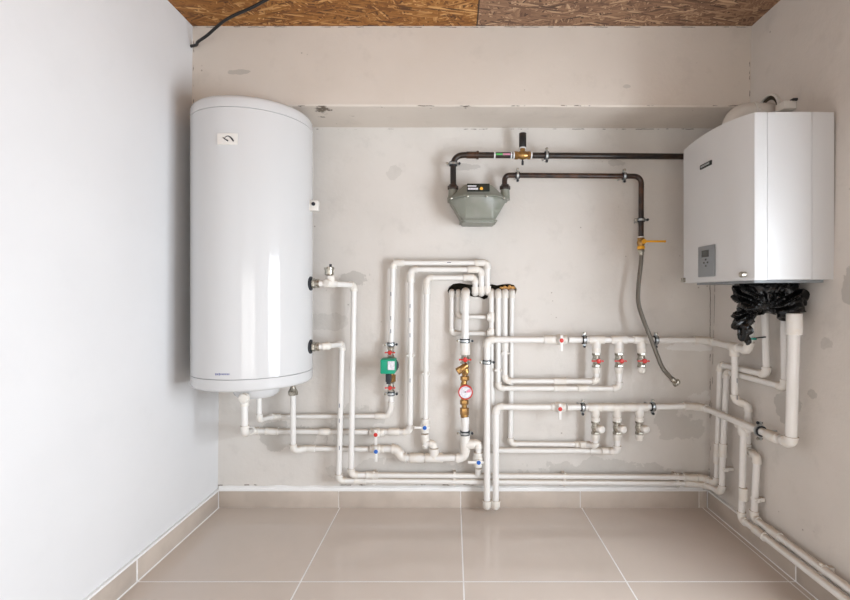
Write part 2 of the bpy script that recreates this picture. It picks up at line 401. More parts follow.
# ------------------------------------------------------------------ pipe system
def bez(a, c, b, n=7): return [a*(1-t)**2+c*2*t*(1-t)+b*t*t for t in [i/n for i in range(n+1)]]
def elbow(bm, c, a, b, r, k=1.32, Lk=2.3):
    """a: direction towards the previous point, b: towards the next"""
    L = r*Lk; p = bez(c+a*L*.8, c, c+b*L*.8, 8)
    pts = [c+a*L, c+a*L*.999, c+a*L*.82]+p[1:-1]+[c+b*L*.82, c+b*L*.999, c+b*L]
    rr = [r*1.0, r*(k+.1), r*(k+.1)]+[r*k]*(len(p)-2)+[r*(k+.1), r*(k+.1), r*1.0]
    sweep(bm, pts, rr, 16)
def run(label, paths, r, loc=None, tees=(), couplings=(), caps=(), marks=(), name='water_pipe', m=PVC, fm=FIT, bend=False, cat='pipe', group=None, kelb=1.26, teel=2.6):
    if isinstance(paths[0], Vector): paths = [paths]
    t = thing(name, label, cat, loc if loc is not None else paths[0][0], group)
    for pts in paths:
        cuts = []
        for i in range(1, len(pts)-1):
            a = (pts[i-1]-pts[i]).normalized(); b = (pts[i+1]-pts[i]).normalized(); cuts.append((a, b))
        if bend:        # one bent pipe
            full = [pts[0]]
            for i in range(1, len(pts)-1):
                a, b = cuts[i-1]; L = min(bend, (pts[i]-pts[i-1]).length*.48, (pts[i+1]-pts[i]).length*.48)
                full += bez(pts[i]+a*L, pts[i], pts[i]+b*L, 8)
            full.append(pts[-1]); bm = new(); sweep(bm, full, r, 16); link('pipe', bm, m, t)
            continue
        Ls = {i: r*min(2.3, min((pts[i]-pts[i-1]).length, (pts[i+1]-pts[i]).length)*.5/r) for i in range(1, len(pts)-1)}
        for i in range(len(pts)-1):
            p0, p1 = pts[i].copy(), pts[i+1].copy(); d = (p1-p0).normalized(); ln = (p1-p0).length
            if i > 0: p0 += d*Ls[i]*.8
            if i < len(pts)-2: p1 -= d*Ls[i+1]*.8
            bm = new(); cyl(bm, p0, p1, r, seg=18); link('pipe', bm, m, t)
        for i in range(1, len(pts)-1):
            a, b = cuts[i-1]; ll = min((pts[i]-pts[i-1]).length, (pts[i+1]-pts[i]).length)
            ang = a.angle(-b)
            bm = new(); elbow(bm, pts[i], a, b, r, kelb, min(2.3, ll*.5/r)); link('elbow', bm, fm, t)
    for (c, ax, br) in tees:
        bm = new(); ax = V(ax).normalized(); br = V(br).normalized()
        cyl(bm, c-ax*r*min(2.5, teel), c+ax*r*min(2.5, teel), r*1.32, seg=18, bev=r*.2); cyl(bm, c, c+br*r*teel, r*1.34, seg=18, bev=r*.2); link('tee', bm, fm, t)
    for (c, ax) in couplings:
        bm = new(); ax = V(ax).normalized(); cyl(bm, c-ax*r*2, c+ax*r*2, r*1.33, seg=18, bev=r*.2); link('coupling', bm, fm, t)
    for (c, ax) in caps:
        bm = new(); ax = V(ax).normalized(); lathe(bm, c, ax, [(-r*.2, r*1.3), (r*1.2, r*1.3), (r*1.9, r*1.1), (r*2.3, r*.6), (r*2.4, .0001)]); link('end_cap', bm, fm, t)
    if marks:
        for (c, ax, ln) in marks:
            bm = new(); u, v, a = frame(ax)
            for s in (0,):
                q = [c+a*h+(u*math.cos(g)+v*math.sin(g))*r*1.012 for h, g in ((-ln*.32, 1.45), (ln*.32, 1.45), (ln*.32, 1.68), (-ln*.32, 1.68))]
                bm.faces.new([bm.verts.new(x) for x in q])
            link('printed_mark', bm, MARK, t)
    return t
def ring(bm, c, ax, ri, ro, w, seg=24):
    u, v, a = frame(ax); rg = []
    for (h, r) in ((-w/2, ri), (-w/2, ro), (w/2, ro), (w/2, ri)):
        rg.append([bm.verts.new(c+a*h+(u*math.cos(t)+v*math.sin(t))*r) for t in [2*math.pi*k/seg for k in range(seg)]])
    for i in range(4):
        A, C = rg[i], rg[(i+1) % 4]
        for k in range(seg): bm.faces.new((A[k], A[(k+1) % seg], C[(k+1) % seg], C[k]))
def clamp(label, c, ax, r, wall=V((0, 1, 0)), dist=.05, group='rubber lined pipe clamps'):
    """split steel clamp with rubber lining, two side screws and a stud into the wall"""
    t = thing('pipe_clamp', label, 'pipe clamp', c+wall*dist, group); a = V(ax).normalized(); s = a.cross(wall).normalized()
    bm = new(); ring(bm, c, a, r*1.02, r*1.34, .019); link('rubber_lining', bm, RUB, t)
    bm = new(); ring(bm, c, a, r*1.35, r*1.35+.003, .0095)
    for k in (-1, 1): box(bm, c+s*k*(r*1.39+.008), (.013, .007, .012), rotm(s, wall, a))
    link('band', bm, STEEL, t)
    for k in (-1, 1):
        bm = new(); q = c+s*k*(r*1.39+.010); cyl(bm, q-wall*.010, q+wall*.009, .003, seg=8); hexnut(bm, q-wall*.013, q-wall*.0065, .0065); link('bolt', bm, CHROME if k > 0 else RUB, t)
    if dist > r*1.5:
        bm = new(); cyl(bm, c+wall*(r*1.38), c+wall*(dist-.0005), .0035, seg=8); link('stud', bm, STEEL, t)
def clip(label, c, ax, r, wall=V((0, 1, 0)), dist=.05):
    """white plastic snap clip: C-shaped ring on a foot"""
    t = thing('pipe_clip', label, 'pipe clip', c+wall*dist, 'white plastic pipe clips'); u, v, a = frame(ax); bm = new()
    s = a.cross(wall).normalized(); n = 16; prev = None
    for i in range(n+1):
        g = math.radians(-50+280*i/n)   # open to the front
        d = s*math.cos(g)+wall*math.sin(g)
        cur = [bm.verts.new(c+a*h+d*q) for h, q in ((-.008, r*1.04), (-.008, r*1.04+.004), (.008, r*1.04+.004), (.008, r*1.04))]
        if prev:
            for k in range(4): bm.faces.new((prev[k], prev[(k+1) % 4], cur[(k+1) % 4], cur[k]))
        else: bm.faces.new(cur)
        prev = cur
    bm.faces.new(prev[::-1])
    for k in (-1, 1): ball(bm, c+s*k*(r+.003)-wall*r*.62, .0052, 2)
    link('ring', bm, FIT, t)
    L = dist-r
    if L > .003: bm = new(); box(bm, c+wall*(r+.002+L/2-.002), (.018, L-.002, .014), rotm(s, wall, a)); link('foot', bm, FIT, t)
X_, Z_, Y_ = V((1, 0, 0)), V((0, 0, 1)), V((0, 1, 0))
def valve_metal(label, c, ax, r, top=True, bot=True, handle='butterfly', hdir=None, size=1.0, ln=.062, wing=0):
    t = thing('ball_valve', label, 'valve', c, 'metal valves'); u, v, a = frame(ax); hl = ln/2
    bm = new()
    hexnut(bm, c-a*hl, c-a*hl*.62, r*1.55); hexnut(bm, c+a*hl*.62, c+a*hl, r*1.55)
    lathe(bm, c-a*hl*.64, a, [(0, r*1.15), (hl*.3, r*1.25), (hl*.64, r*1.5), (hl*.95, r*1.25), (hl*1.28, r*1.15)])
    link('body', bm, CHROME, t)
    f = v
    bm = new(); cyl(bm, c+f*r*1.1, c+f*(r*1.5+.014), .006, seg=12); hexnut(bm, c+f*(r*1.5+.009), c+f*(r*1.5+.013), .0075); link('stem', bm, BRASS, t)
    k = c+f*(r*1.5+.016)
    if handle == 'butterfly':
        bm = new(); h = hdir or u; hexnut(bm, k-f*.004, k+f*.006, .0125*size); w = a.cross(h) if abs(h.dot(a)) < .5 else u
        for s in (-1, 1):
            box(bm, k+h*(s*.017+wing)*size, (.022*size, .004, .0065*size), rotm(h, f, h.cross(f)), bev=.0015)
            cyl(bm, k+h*(s*.0255+wing)*size-f*.003, k+h*(s*.0255+wing)*size+f*.003, .0045*size, seg=12)
        link('handle', bm, RED, t)
    elif handle == 'head':
        d = (f*.93+X_*.30+Z_*.06).normalized(); bm = new()
        lathe(bm, c+d*r*.9, d, [(0, .010), (.010, .012), (.014, .0175), (.034, .0185), (.039, .017), (.042, .013), (.043, .0001)], 24); link('cap', bm, FIT, t)
    return t
def valve_white(label, c, ax, r, cap, lever, both=True):
    """white plastic inline valve; lever along the given direction, coloured centre cap"""
    t = thing('plastic_valve', label, 'valve', c, 'white plastic valves'); u, v, a = frame(ax); L = .034
    bm = new(); cyl(bm, c-a*L, c-a*L*.5, r*1.45, seg=18, bev=.0015); cyl(bm, c+a*L*.5, c+a*L, r*1.45, seg=18, bev=.0015)
    lathe(bm, c-a*L*.55, a, [(0, r*1.3), (L*.2, r*1.65), (L*.55, r*1.8), (L*.9, r*1.65), (L*1.1, r*1.3)])
    cyl(bm, c+v*r*.8, c+v*(r*1.8+.009), .010, seg=14); link('body', bm, FIT, t)
    k = c+v*(r*1.8+.011); lv = V(lever).normalized(); sd = v.cross(lv)
    bm = new(); cyl(bm, k-v*.004, k+v*.005, .0125, seg=18, bev=.001)
    box(bm, k+lv*.028, (.046, .007, .0125), rotm(lv, v, sd), bev=.002); box(bm, k-lv*.016, (.016, .007, .0115), rotm(lv, v, sd), bev=.002); link('lever', bm, PVC, t)
    bm = new(); lathe(bm, k+v*.0045, v, [(0, .0098), (.002, .0098), (.0035, .0075), (.0038, .0001)]); link('cap', bm, cap, t)

# --- three nested loops out of the hole
D1 = .045
zc = lambda y, d: B(VX, y, d).z
run('white plastic pipe, outermost of three nested loops, from the wall hole to the green pump',
    [B(487.5, 292, -.05), B(487.5, 292, D1), B(487.5, 262.7, D1), B(393.3, 262.7, D1), B(391, 346.5, D1)], .0130,
    couplings=[(B(480, 262.7, D1), X_), (B(399, 262.7, D1), X_)], marks=[(B(391.2, y, D1), Z_, .03) for y in (294, 318, 331)]+[(B(449, 262.7, D1), X_, .03)])
run('white plastic pipe, middle of three nested loops, down to the red capped valve',
    [[B(481.3, 293, -.05), B(481.3, 293, D1), B(481.3, 269.5, D1), B(411, 269.5, D1), B(410, 431.5, D1), B(382, 431.7, .038)],
     [B(368, 431.8, .038), B(272, 431.2, .036), B(252, 430.5, .055), P(244.8, 433, 2.00), P(244.5, 398.5, 2.00), P(246.5, 398.5, 2.06)]], .0135,
    couplings=[(B(473, 269.5, D1), X_), (B(410.8, 277, D1), Z_), (B(325, 431.5, .038), X_), (B(394, 431.5, .04), X_)], marks=[(B(410.3, y, D1), Z_, .03) for y in (306, 320, 335, 380)])
run('white plastic pipe, innermost of three nested loops, down to a blue capped valve',
    [[B(475.2, 293, -.05), B(475.2, 293, D1), B(475.2, 277.5, D1), B(427, 277.5, D1), B(425.3, 420, D1)]], .0130,
    couplings=[(B(468.5, 277.5, D1), X_), (B(426.6, 289, D1), Z_)])
valve_white('white valve with blue cap and lever to the left, below the innermost loop', B(425.2, 425.6, D1), Z_, .013, BLUE, V((-1, 0, 0)))
t = thing('strainer', 'white plastic angled strainer hanging under the blue capped valve', 'strainer', B(425, 438, D1))
bm = new(); cyl(bm, B(424.8, 434, D1), B(425, 443, D1), .019, .016, bev=.002); cyl(bm, B(425, 436.5, D1), B(428.7, 443.2, D1), .0135, bev=.0015); cyl(bm, B(425, 441.8, D1), B(425.3, 448, D1), .0135, seg=16); link('body', bm, FIT, t)
bm = new(); cyl(bm, B(427.8, 441.6, D1), B(424, 447, D1+.012), .0155, .013, seg=8, bev=.001); link('cap', bm, FIT, t)
run('short white elbow pipe between the angled strainer and the lower cold line', [B(426, 443.5, .05), B(433.5, 443.5, .05), B(434, 455, .05)], .0145)
valve_white('white valve with red cap on the line below the hot water tank', B(377, 432.4, .038), X_, .0135, RED, V((0, 0, -1)))
valve_white('white valve with blue cap and lever down, directly under the red capped one', B(377.3, 448.9, .038), X_, .0135, BLUE, V((0, 0, -1)))
run('white plastic cold pipe stepping down and running right to the brass water meter column',
    [[B(382, 448.6, .038), B(397, 448.6, .045), B(401.5, 457.7, .05), B(465, 457.7, .075), B(465, 419, .075)]], .0175,
    tees=[(B(434, 457.7, .058), X_, Z_), (B(465, 444, .075), Z_, X_)], couplings=[(B(417, 457.7, .052), X_)], kelb=1.28)
run('white plastic pipe from the brass nut under the tank to the blue capped valve',
    [P(293, 394, 2.24), P(293.2, 450.5, 2.24), B(305, 448.3, .050), B(368, 449, .038)], .0130, couplings=[(B(310, 448.4, .05), X_)], marks=[(B(350, 449, .038), X_, .03)])
run('white plastic pipe from the tank underside to the lower end of the pump line',
    [[P(259, 395, 2.115), P(259.2, 420, 2.115), B(273, 416.3, .038), B(388, 415.8, .038), B(391, 407, D1), B(391.2, 391.5, D1)]], .0115, couplings=[(B(276, 416.4, .038), X_), (B(380, 415.8, .038), X_)])
bm = new(); q = P(244.6, 397.8, 1.985); cyl(bm, q, q-Y_*.018, .0205, bev=.004); ring(bm, q-Y_*.004, Y_, .0200, .0235, .006)
tag(link('pipe_union', bm, FIT, loc=q), 'round white union nut at the left under the tank flange', 'pipe fitting')

# --- pump line
clamp('steel pipe clamp above the green pump', B(391, 344.3, D1), Z_, .013, dist=D1)
clamp('steel pipe clamp below the green pump', B(391.2, 393.6, D1), Z_, .013, dist=D1)
valve_metal('red handled valve just above the green pump', B(390.8, 351.8, D1+.01), Z_, .011, size=.85, ln=.048)
valve_metal('red handled valve just below the green pump', B(391, 386.6, D1+.01), Z_, .011, size=.85, ln=.044)
t = thing('circulation_pump', 'green circulation pump with white rating label and black connector', 'pump', B(389, 366, D1))
bm = new(); box(bm, B(388.6, 365.6, .125), (.068, .075, .068), bev=.005); link('control_box', bm, GREEN, t)
bm = new(); box(bm, B(391.2, 365.6, .165), (.031, .003, .040)); link('rating_label', bm, PAPER, t)
bm = new(); cyl(bm, B(391.5, 365.3, .09), B(391.5, 365.3, .06), .036, bev=.003); link('motor_flange', bm, RUB, t)
bm = new(); cyl(bm, B(391.5, 365.3, .062), B(391.5, 365.3, .03), .033, bev=.003); cyl(bm, B(391, 357.4, D1+.01), B(391, 381.7, D1+.01), .014); hexnut(bm, B(391.2, 374.5, D1+.01), B(391.2, 381.8, D1+.01), .022); hexnut(bm, B(391, 357, D1+.01), B(391, 360, D1+.01), .02)
ball(bm, B(395.2, 366, .07), .02, 2, (.8, 1, 1.4)); link('housing', bm, BRASS, t)
bm = new(); box(bm, B(388.6, 377.5, .125), (.026, .028, .042), bev=.004); cyl(bm, B(388.4, 380.5, .125), B(388.2, 384, .125), .009); link('connector', bm, RUB, t)

# --- cold column with brass fittings
CD = .075; cx = 465
run('thick white pipe from the wall hole down to the brass meter column', [B(465.6, 292, -.05), B(465.6, 292, CD), B(465, 354, CD)], .0180, couplings=[(B(465, 347.5, CD), Z_)], kelb=1.15)
clamp('steel pipe clamp at the top of the brass meter column', B(465, 340.8, CD), Z_, .018, dist=CD)
clamp('steel pipe clamp below the brass meter column', B(465, 432.8, CD), Z_, .0175, dist=CD)
valve_metal('red handled valve above the brass strainer', B(465, 358.6, CD), Z_, .0145, ln=.05)
t = thing('strainer', 'brass angled strainer above the round water meter', 'strainer', B(465, 368, CD))
bm = new(); cyl(bm, B(465, 363.5, CD), B(465, 375, CD), .0155, bev=.002); cyl(bm, B(466.5, 373, CD+.01), B(465, 366, CD+.01), .014); cyl(bm, B(467.3, 364.8, CD+.012), B(459, 370.6, CD+.022), .0165, bev=.002); hexnut(bm, B(460.6, 369.5, CD+.02), B(457.2, 371.8, CD+.024), .0175); link('body', bm, BRASS, t)
t = thing('water_meter', 'round water meter with white dial and red rim between brass nuts', 'water meter', B(465, 392, CD))
bm = new(); cyl(bm, B(464.6, 375, CD), B(464.6, 384, CD), .0115); hexnut(bm, B(464.8, 376, CD), B(464.8, 380.5, CD), .0215); cyl(bm, B(464.5, 380, CD), B(463.5, 387, CD), .013, .016); cyl(bm, B(464.5, 392, CD-.02), B(464.5, 392, CD+.02), .029, bev=.004)
cyl(bm, B(464, 396, CD), B(464.2, 402, CD), .015); hexnut(bm, B(464.3, 399.8, CD), B(464.3, 404.5, CD), .021); cyl(bm, B(464.3, 404, CD), B(464.4, 409, CD), .0125); hexnut(bm, B(464.4, 407.6, CD), B(464.4, 415, CD), .0215); cyl(bm, B(464.4, 414, CD), B(464.4, 417.3, CD), .019, bev=.002); link('brass_body', bm, BRASS, t)
bm = new(); ring(bm, B(465.5, 392, CD+.028), Y_, .0295, .0345, .022, 32); link('rim', bm, RED, t)
bm = new(); cyl(bm, B(465.5, 392, CD+.02), B(465.5, 392, CD+.036), .0295, seg=32); dial = link('dial', bm, PAPER, t)
bm = new(); q = B(465.5, 392, CD+.0368); q2 = [q]+[q+V((math.cos(g)*.024, 0, math.sin(g)*.024)) for g in [math.radians(d) for d in range(-35, 36, 10)]]; bm.faces.new([bm.verts.new(x) for x in q2]); link('dial_sector', bm, PINK, dial)
bm = new(); cyl(bm, B(466.6, 394.9, CD+.035), B(466.6, 394.9, CD+.0385), .0058, seg=14); cyl(bm, B(465.2, 392, CD+.035), B(465.2, 392, CD+.038), .003, seg=12); link('dial_pointer', bm, RUB, dial)
run('short white pipe end between the brass nut and the column clamp', [B(465, 416.5, CD), B(465, 424, CD)], .0195, name='pipe_sleeve', cat='pipe')
run('short white bypass pipe dropping through a blue capped valve beside the meter column', [[B(469, 443, CD), B(478.6, 443, CD), B(478.6, 455, CD)], [B(478.4, 468, CD), B(478.2, 474, .06)]], .0155, caps=[])
valve_white('white valve with blue cap on the short bypass beside the twin risers', B(478.2, 459.4, CD), Z_, .0155, BLUE, V((-1, 0, 0)))

# --- left-hand small pair from the hole to the riser
run('thin white pipe, leftmost out of the wall hole, turning right into the risers', [B(451.8, 292, -.05), B(451.8, 292, .028), B(451.7, 333.3, .028), B(486, 333.5, .03)], .0112)
run('thin white pipe, second out of the wall hole, ending in a cross line', [B(458.3, 292, -.05), B(458.3, 292, .03), B(458.3, 316.6, .03), B(486, 317, .03)], .0108)
# --- four parallel drops right of the hole
run('leftmost of four parallel pipes from the hole, partly behind the thick riser',
    [B(491.6, 292, -.05), B(491.6, 292, .042), B(491.8, 450.3, .042), B(596, 450.6, .05), B(617.4, 451.6, .095), B(617.2, 440, .095)], .0135, tees=[(B(491.6, 317, .042), Z_, -X_), (B(491.6, 333, .042), Z_, -X_)], teel=1.7, couplings=[(B(607, 450.9, .07), X_)])
run('white plastic riser from the wall hole, second of four parallel pipes', [B(498.3, 292, -.05), B(498.3, 292, .060), B(498, 388.2, .060), B(560, 388.3, .070), B(619.2, 388.4, .095), B(619.2, 373, .095)], .0128, couplings=[(B(583, 388.3, .08), X_)])
run('white plastic riser from the wall hole, third of four parallel pipes', [B(505, 292, -.05), B(505, 292, .060), B(504.8, 380.8, .060), B(560, 381, .070), B(596.6, 381, .095), B(596.4, 373, .095)], .0128, couplings=[(B(505, 346, .06), Z_)])
run('white plastic riser from the wall hole, rightmost of four parallel pipes', [B(511.8, 292, -.05), B(511.8, 292, .028), B(510.4, 443.5, .028), B(581, 444.3, .04), B(595.8, 445.4, .095), B(595.6, 440, .095)], .0125, couplings=[(B(585, 444.5, .055), X_)])
clip('white clip on the third parallel riser', B(505, 353, .06), Z_, .0128, dist=.06)
clip('white clip on the second parallel riser', B(498.2, 370, .06), Z_, .0128, dist=.06)
clip('white clip on the middle nested loop pipe', B(410.4, 355.2, D1), Z_, .0135, dist=D1)
clip('white clip on the innermost nested loop pipe', B(425.7, 373.5, D1), Z_, .013, dist=D1)

# --- headers
HD = .095
tx1 = (596.3, 618.9, 641.5); tx2 = (595.5, 617, 639.4)
run('upper white header pipe with three red handled valves, running to the black bag',
    [[B(487, 506, HD), B(487, 339.6, HD), B(555.5, 339.6, HD)], [B(568.5, 339.6, HD), B(700, 340.2, .090), B(712, 341.5, .09), R(748.5, 350.5, 1.210), R(751.5, 312, 1.205)]], .0155, loc=B(487, 506, HD),
    tees=[(B(x, 339.8, .093), X_, -Z_) for x in tx1]+[(R(734.5, 347, 1.218), V((-.12, -1, 0)), -Z_)], couplings=[(B(550, 339.6, HD), X_)], caps=[], kelb=1.2)
run('lower white header pipe with three white capped valves, ending at the thick drain riser',
    [[B(495.8, 507, .098), B(495.9, 406.7, HD), B(554.5, 407, HD)], [B(567, 407.2, HD), B(690, 406.2, .090), B(703, 407.3, .09), R(780, 438.9, 1.222)]], .0150, loc=B(495.8, 506, .098),
    tees=[(B(x, 407.4, .093), X_, -Z_) for x in tx2]+[(R(743.6, 426.3, 1.222), V((0, -1, 0)), -Z_)], couplings=[(B(607, 407.3, HD), X_), (B(629, 407.3, HD), X_), (R(772, 436.2, 1.222), Y_)], kelb=1.2)
for o, x, lb in ((0, 487, 'left'), (0, 495.8, 'right')):
    bm = new(); q = B(x, 503.5, HD if x < 490 else .098); sweep(bm, [q+V((0, 0, .012)), q, q+V((0, .004, -.010)), q+V((0, .012, -.017)), q+V((0, .022, -.019))], [.020, .0205, .0205, .0198, .019], 18)
    ring(bm, q+V((0, 0, .012)), Z_, .016, .022, .008)
    tag(link('floor_elbow', bm, FIT, loc=q), 'white elbow at the floor under the %s of the twin thick risers' % lb, 'pipe fitting', 'floor elbows')
valve_white('white valve with red cap on the upper header pipe', B(559.6, 339.6, HD), X_, .0145, RED, V((0, 0, -1)))
valve_white('white valve with red cap on the lower header pipe', B(558.3, 407.0, HD), X_, .0140, RED, V((0, 0, -1)))
names = ('left', 'middle', 'right')
for i, x in enumerate(tx1):
    valve_metal('red handled manifold valve, %s of three under the upper header' % names[i], B(x, 360, .093), Z_, .0135, ln=.070, size=.95, wing=.005)
    t = thing('pipe_adapter', 'white adapter above the %s red handled manifold valve' % names[i], 'pipe fitting', B(x, 349, .093), 'white manifold adapters')
    bm = new(); cyl(bm, B(x, 346.5, .093), B(x, 353.2, .093), .0200, bev=.002); link('sleeve', bm, FIT, t)
    t = thing('pipe_adapter', ('white adapter below the %s red handled manifold valve' if i < 2 else 'white domed stopper below the %s red handled manifold valve') % names[i], 'pipe fitting', B(x, 370, .093), 'white manifold adapters')
    bm = new()
    if i < 2: lathe(bm, B(x, 367.2, .093), -Z_, [(0, .020), (.008, .0205), (.018, .0175), (.028, .0165), (.030, .013)])
    else: lathe(bm, B(x, 367.2, .093), -Z_, [(0, .0185), (.008, .0205), (.018, .0175), (.024, .016), (.029, .011), (.031, .0001)])
    link('sleeve', bm, FIT, t)
for i, x in enumerate(tx2):
    valve_metal('white capped manifold valve, %s of three under the lower header' % names[i], B(x, 427.5, .093), Z_, .0135, ln=.066, handle='head')
    t = thing('pipe_adapter', 'white adapter above the %s white capped manifold valve' % names[i], 'pipe fitting', B(x, 417, .093), 'white manifold adapters')
    bm = new(); cyl(bm, B(x, 414, .093), B(x, 417.6, .093), .0165); cyl(bm, B(x, 417.2, .093), B(x, 421.3, .093), .0205, bev=.002); link('sleeve', bm, FIT, t)
    t = thing('pipe_adapter', ('white adapter below the %s white capped manifold valve' if i < 2 else 'white short stopper below the %s white capped manifold valve') % names[i], 'pipe fitting', B(x, 437, .093), 'white manifold adapters')
    bm = new(); lathe(bm, B(x, 434, .093), -Z_, [(0, .0200), (.008, .0205), (.014, .0175), (.024, .0165), (.030, .0145)]); link('sleeve', bm, FIT, t)
clamp('steel pipe clamp on the upper header left of the red handled valves', B(584, 339.7, .094), X_, .0155, dist=.094)
clamp('steel pipe clamp on the upper header behind the hanging gas hose', B(655.5, 340, .092), X_, .0155, dist=.092)
clamp('steel pipe clamp on the lower header left of the white capped valves', B(582.5, 407.3, .094), X_, .0150, dist=.094)
clamp('steel pipe clamp on the lower header right of the white capped valves', B(652.5, 406.8, .092), X_, .0150, dist=.092)
clamp('steel pipe clamp on the thick riser below the upper header', B(487, 362, HD), Z_, .0155, dist=HD)
clamp('steel pipe clamp on the lower header at the right wall', V((1.2169, 1.850, .5178)), V((0, 1, 0)), .0155, wall=X_, dist=.066)

# --- bottom pair and the boiler connections
run('white pipe from the upper tank outlet, along the wall bottom, up to the boiler',
    [V((-.592, 2.063, 1.107)), V((-.55, 2.072, 1.107)), B(354, 285, .080), B(351, 474.8, .080), B(372, 474.9, .05), B(690, 477.2, .048), B(704, 478, .055), R(716.8, 484, 1.240), R(717.8, 450, 1.245), R(720.3, 364.7, 1.250), R(766.6, 374.6, 1.250), R(764.8, 306, 1.240)], .0134,
    tees=[(V((-.545, 2.076, 1.107)), (P(354, 285, 2.25)-V((-.55, 2.072, 1.107))), Z_)], couplings=[(R(717.6, 458, 1.245), Z_)], kelb=1.25)
run('white pipe from the lower tank outlet, along the wall bottom, up to the boiler',
    [V((-.592, 2.063, .828)), V((-.56, 2.07, .830)), B(342, 344, .080), B(338.7, 480.4, .080), B(360, 480.6, .05), B(690, 483.3, .046), B(703, 484.3, .055), R(721.8, 492, 1.228), R(723, 450, 1.238), R(726.8, 371.6, 1.250), R(785.2, 387.3, 1.250), R(784.2, 308, 1.245)], .0130,
    marks=[(B(340, y, .08), Z_, .03) for y in (405, 420, 447)], kelb=1.25)
for px, lb in ((374, 'below the blue capped inline valve'), (454.5, 'below the brass meter column'), (564.5, 'below the red capped valve'), (677, 'near the right corner')):
    t0 = (px-372)/318
    for y0, y1, w in ((474.9, 477.2, 'upper'), (480.6, 483.3, 'lower')):
        clip('white clip, %s twin bottom pipe, %s' % (w, lb), B(px, y0+(y1-y0)*t0, .048), X_, .0142 if w == 'upper' else .0136, dist=.048)
run('thick white drain riser from the lower header up to the black bag', [R(783, 440, 1.222), R(791, 442, 1.222), R(794.6, 316, 1.222)], .0190, name='drain_pipe',
    couplings=[(R(794.4, 324, 1.222), Z_)], kelb=1.16)
run('white pipe from the upper header stepping down the right wall to the upper floor line',
    [R(734.6, 356, 1.218), R(734.8, 400.5, 1.222), R(748.2, 405, 1.262), R(747.0, 450.5, 1.262), R(757, 455.8, 1.250), V((1.240, 1.925, .137)), V((1.240, 1.80, .137)), V((1.240, YF+.02, .137))], .0132,
    couplings=[], marks=[(R(735.3, y, 1.218), Z_, .03) for y in (380, 397)], kelb=1.25)
run('white pipe from the lower header down the right wall to the lower floor line',
    [R(743.5, 433, 1.222), V((1.215, 1.968, .113)), V((1.215, 1.85, .113)), V((1.215, YF+.02, .113))], .0132, couplings=[(R(743.3, 494, 1.218), Z_), (V((1.218, 1.966, .50)), Z_)], kelb=1.25)
clip('white clip on the riser pair in the right corner', R(724.0, 468.5, 1.236), Z_, .0136, wall=X_, dist=.042)
clip('white clip on the stepped pipe at the right wall', R(755.8, 499, 1.242), Z_, .0132, wall=X_, dist=.033)
clip('white clip on the upper floor line along the right wall', V((1.240, 1.565, .137)), Y_, .0132, wall=X_, dist=.035)

# ------------------------------------------------------------------ hot water tank
TX, TY, TR = -.8777, 2.063, .248; TZ0, TZ1 = .676, 1.840
t = thing('water_heater_tank', 'large white enamelled hot water tank hung in the left corner', 'water heater', (TX, TY, TZ0))
bm = new(); lathe(bm, (TX, TY, TZ0+.050), Z_, [(0, TR-.0012), (0.0005, TR), (TZ1-TZ0-.1025, TR), (TZ1-TZ0-.102, TR-.0012)], 96); link('shell', bm, ENAMEL, t)
bm = new(); lathe(bm, (TX, TY, TZ1-.050), Z_, [(0, TR-.0015), (.0006, TR), (.032, TR), (.043, TR-.004), (.049, TR-.012), (.052, TR-.026), (.053, .0001)], 96); link('top_cap', bm, ENAMEL, t)
bm = new(); lathe(bm, (TX, TY, TZ0+.048), -Z_, [(0, TR-.0015), (.0006, TR), (.036, TR), (.043, TR-.003), (.048, TR-.010), (.050, TR-.022), (.050, .0001)], 96); link('bottom_cap', bm, ENAMEL, t)
bm = new(); lathe(bm, (TX, 2.09, TZ0), -Z_, [(0, .104), (.03, .102), (.056, .094), (.068, .080), (.070, .0001)], 40); link('flange_cover', bm, ENAMEL, t)
def onT(px, py, out=0):
    """point on the front of the tank shell seen at the pixel"""
    k = (px-VX)/F; a = k*k+1; b_ = -2*(k*TX+TY); c = TX*TX+TY*TY-(TR+out)**2; Y = (-b_-math.sqrt(b_*b_-4*a*c))/(2*a); return P(px, py, Y)
def tank_quad(bm, x0, y0, x1, y1, out, thick=.0, n=6):
    g = []
    a = onT(x0, y0, out); b = onT(x1, y1, out); zt, zb = onT((x0+x1)/2, y0, out).z, onT((x0+x1)/2, y1, out).z
    a0 = math.atan2(a.y-TY, a.x-TX); a1 = math.atan2(b.y-TY, b.x-TX)
    rings = []
    for r in (TR+out, TR+.0002):
        rings.append([[bm.verts.new((TX+r*math.cos(a0+(a1-a0)*i/n), TY+r*math.sin(a0+(a1-a0)*i/n), z)) for i in range(n+1)] for z in (zt, zb)])
    (T, Bt), (T2, B2) = rings
    for i in range(n):
        bm.faces.new((T[i], T[i+1], Bt[i+1], Bt[i])); bm.faces.new((T[i], T[i+1], T2[i+1], T2[i])); bm.faces.new((Bt[i], Bt[i+1], B2[i+1], B2[i]))
    bm.faces.new((T[0], Bt[0], B2[0], T2[0])); bm.faces.new((T[-1], Bt[-1], B2[-1], T2[-1]))
bm = new(); tank_quad(bm, 217.3, 133.2, 237.5, 144.3, .004); gp = link('thermometer_plate', bm, FIT, t)
bm = new(); pts = [onT(224.5+10*s/8*.9, 138.2-2.4*math.sin(math.pi*(s/8)**.8)+ (3.0*(s/8)**3), .0052) for s in range(9)]
sweep(bm, pts, [.0006, .0009, .0012, .0015, .0019, .0023, .0027, .0030, .0026], 8)
sweep(bm, [onT(223.0, 137.6, .0052), onT(228.0, 140.9, .0052)], [.0016, .0024], 8); link('pointer', bm, RUB, gp)
bm = new(); x = 215.2
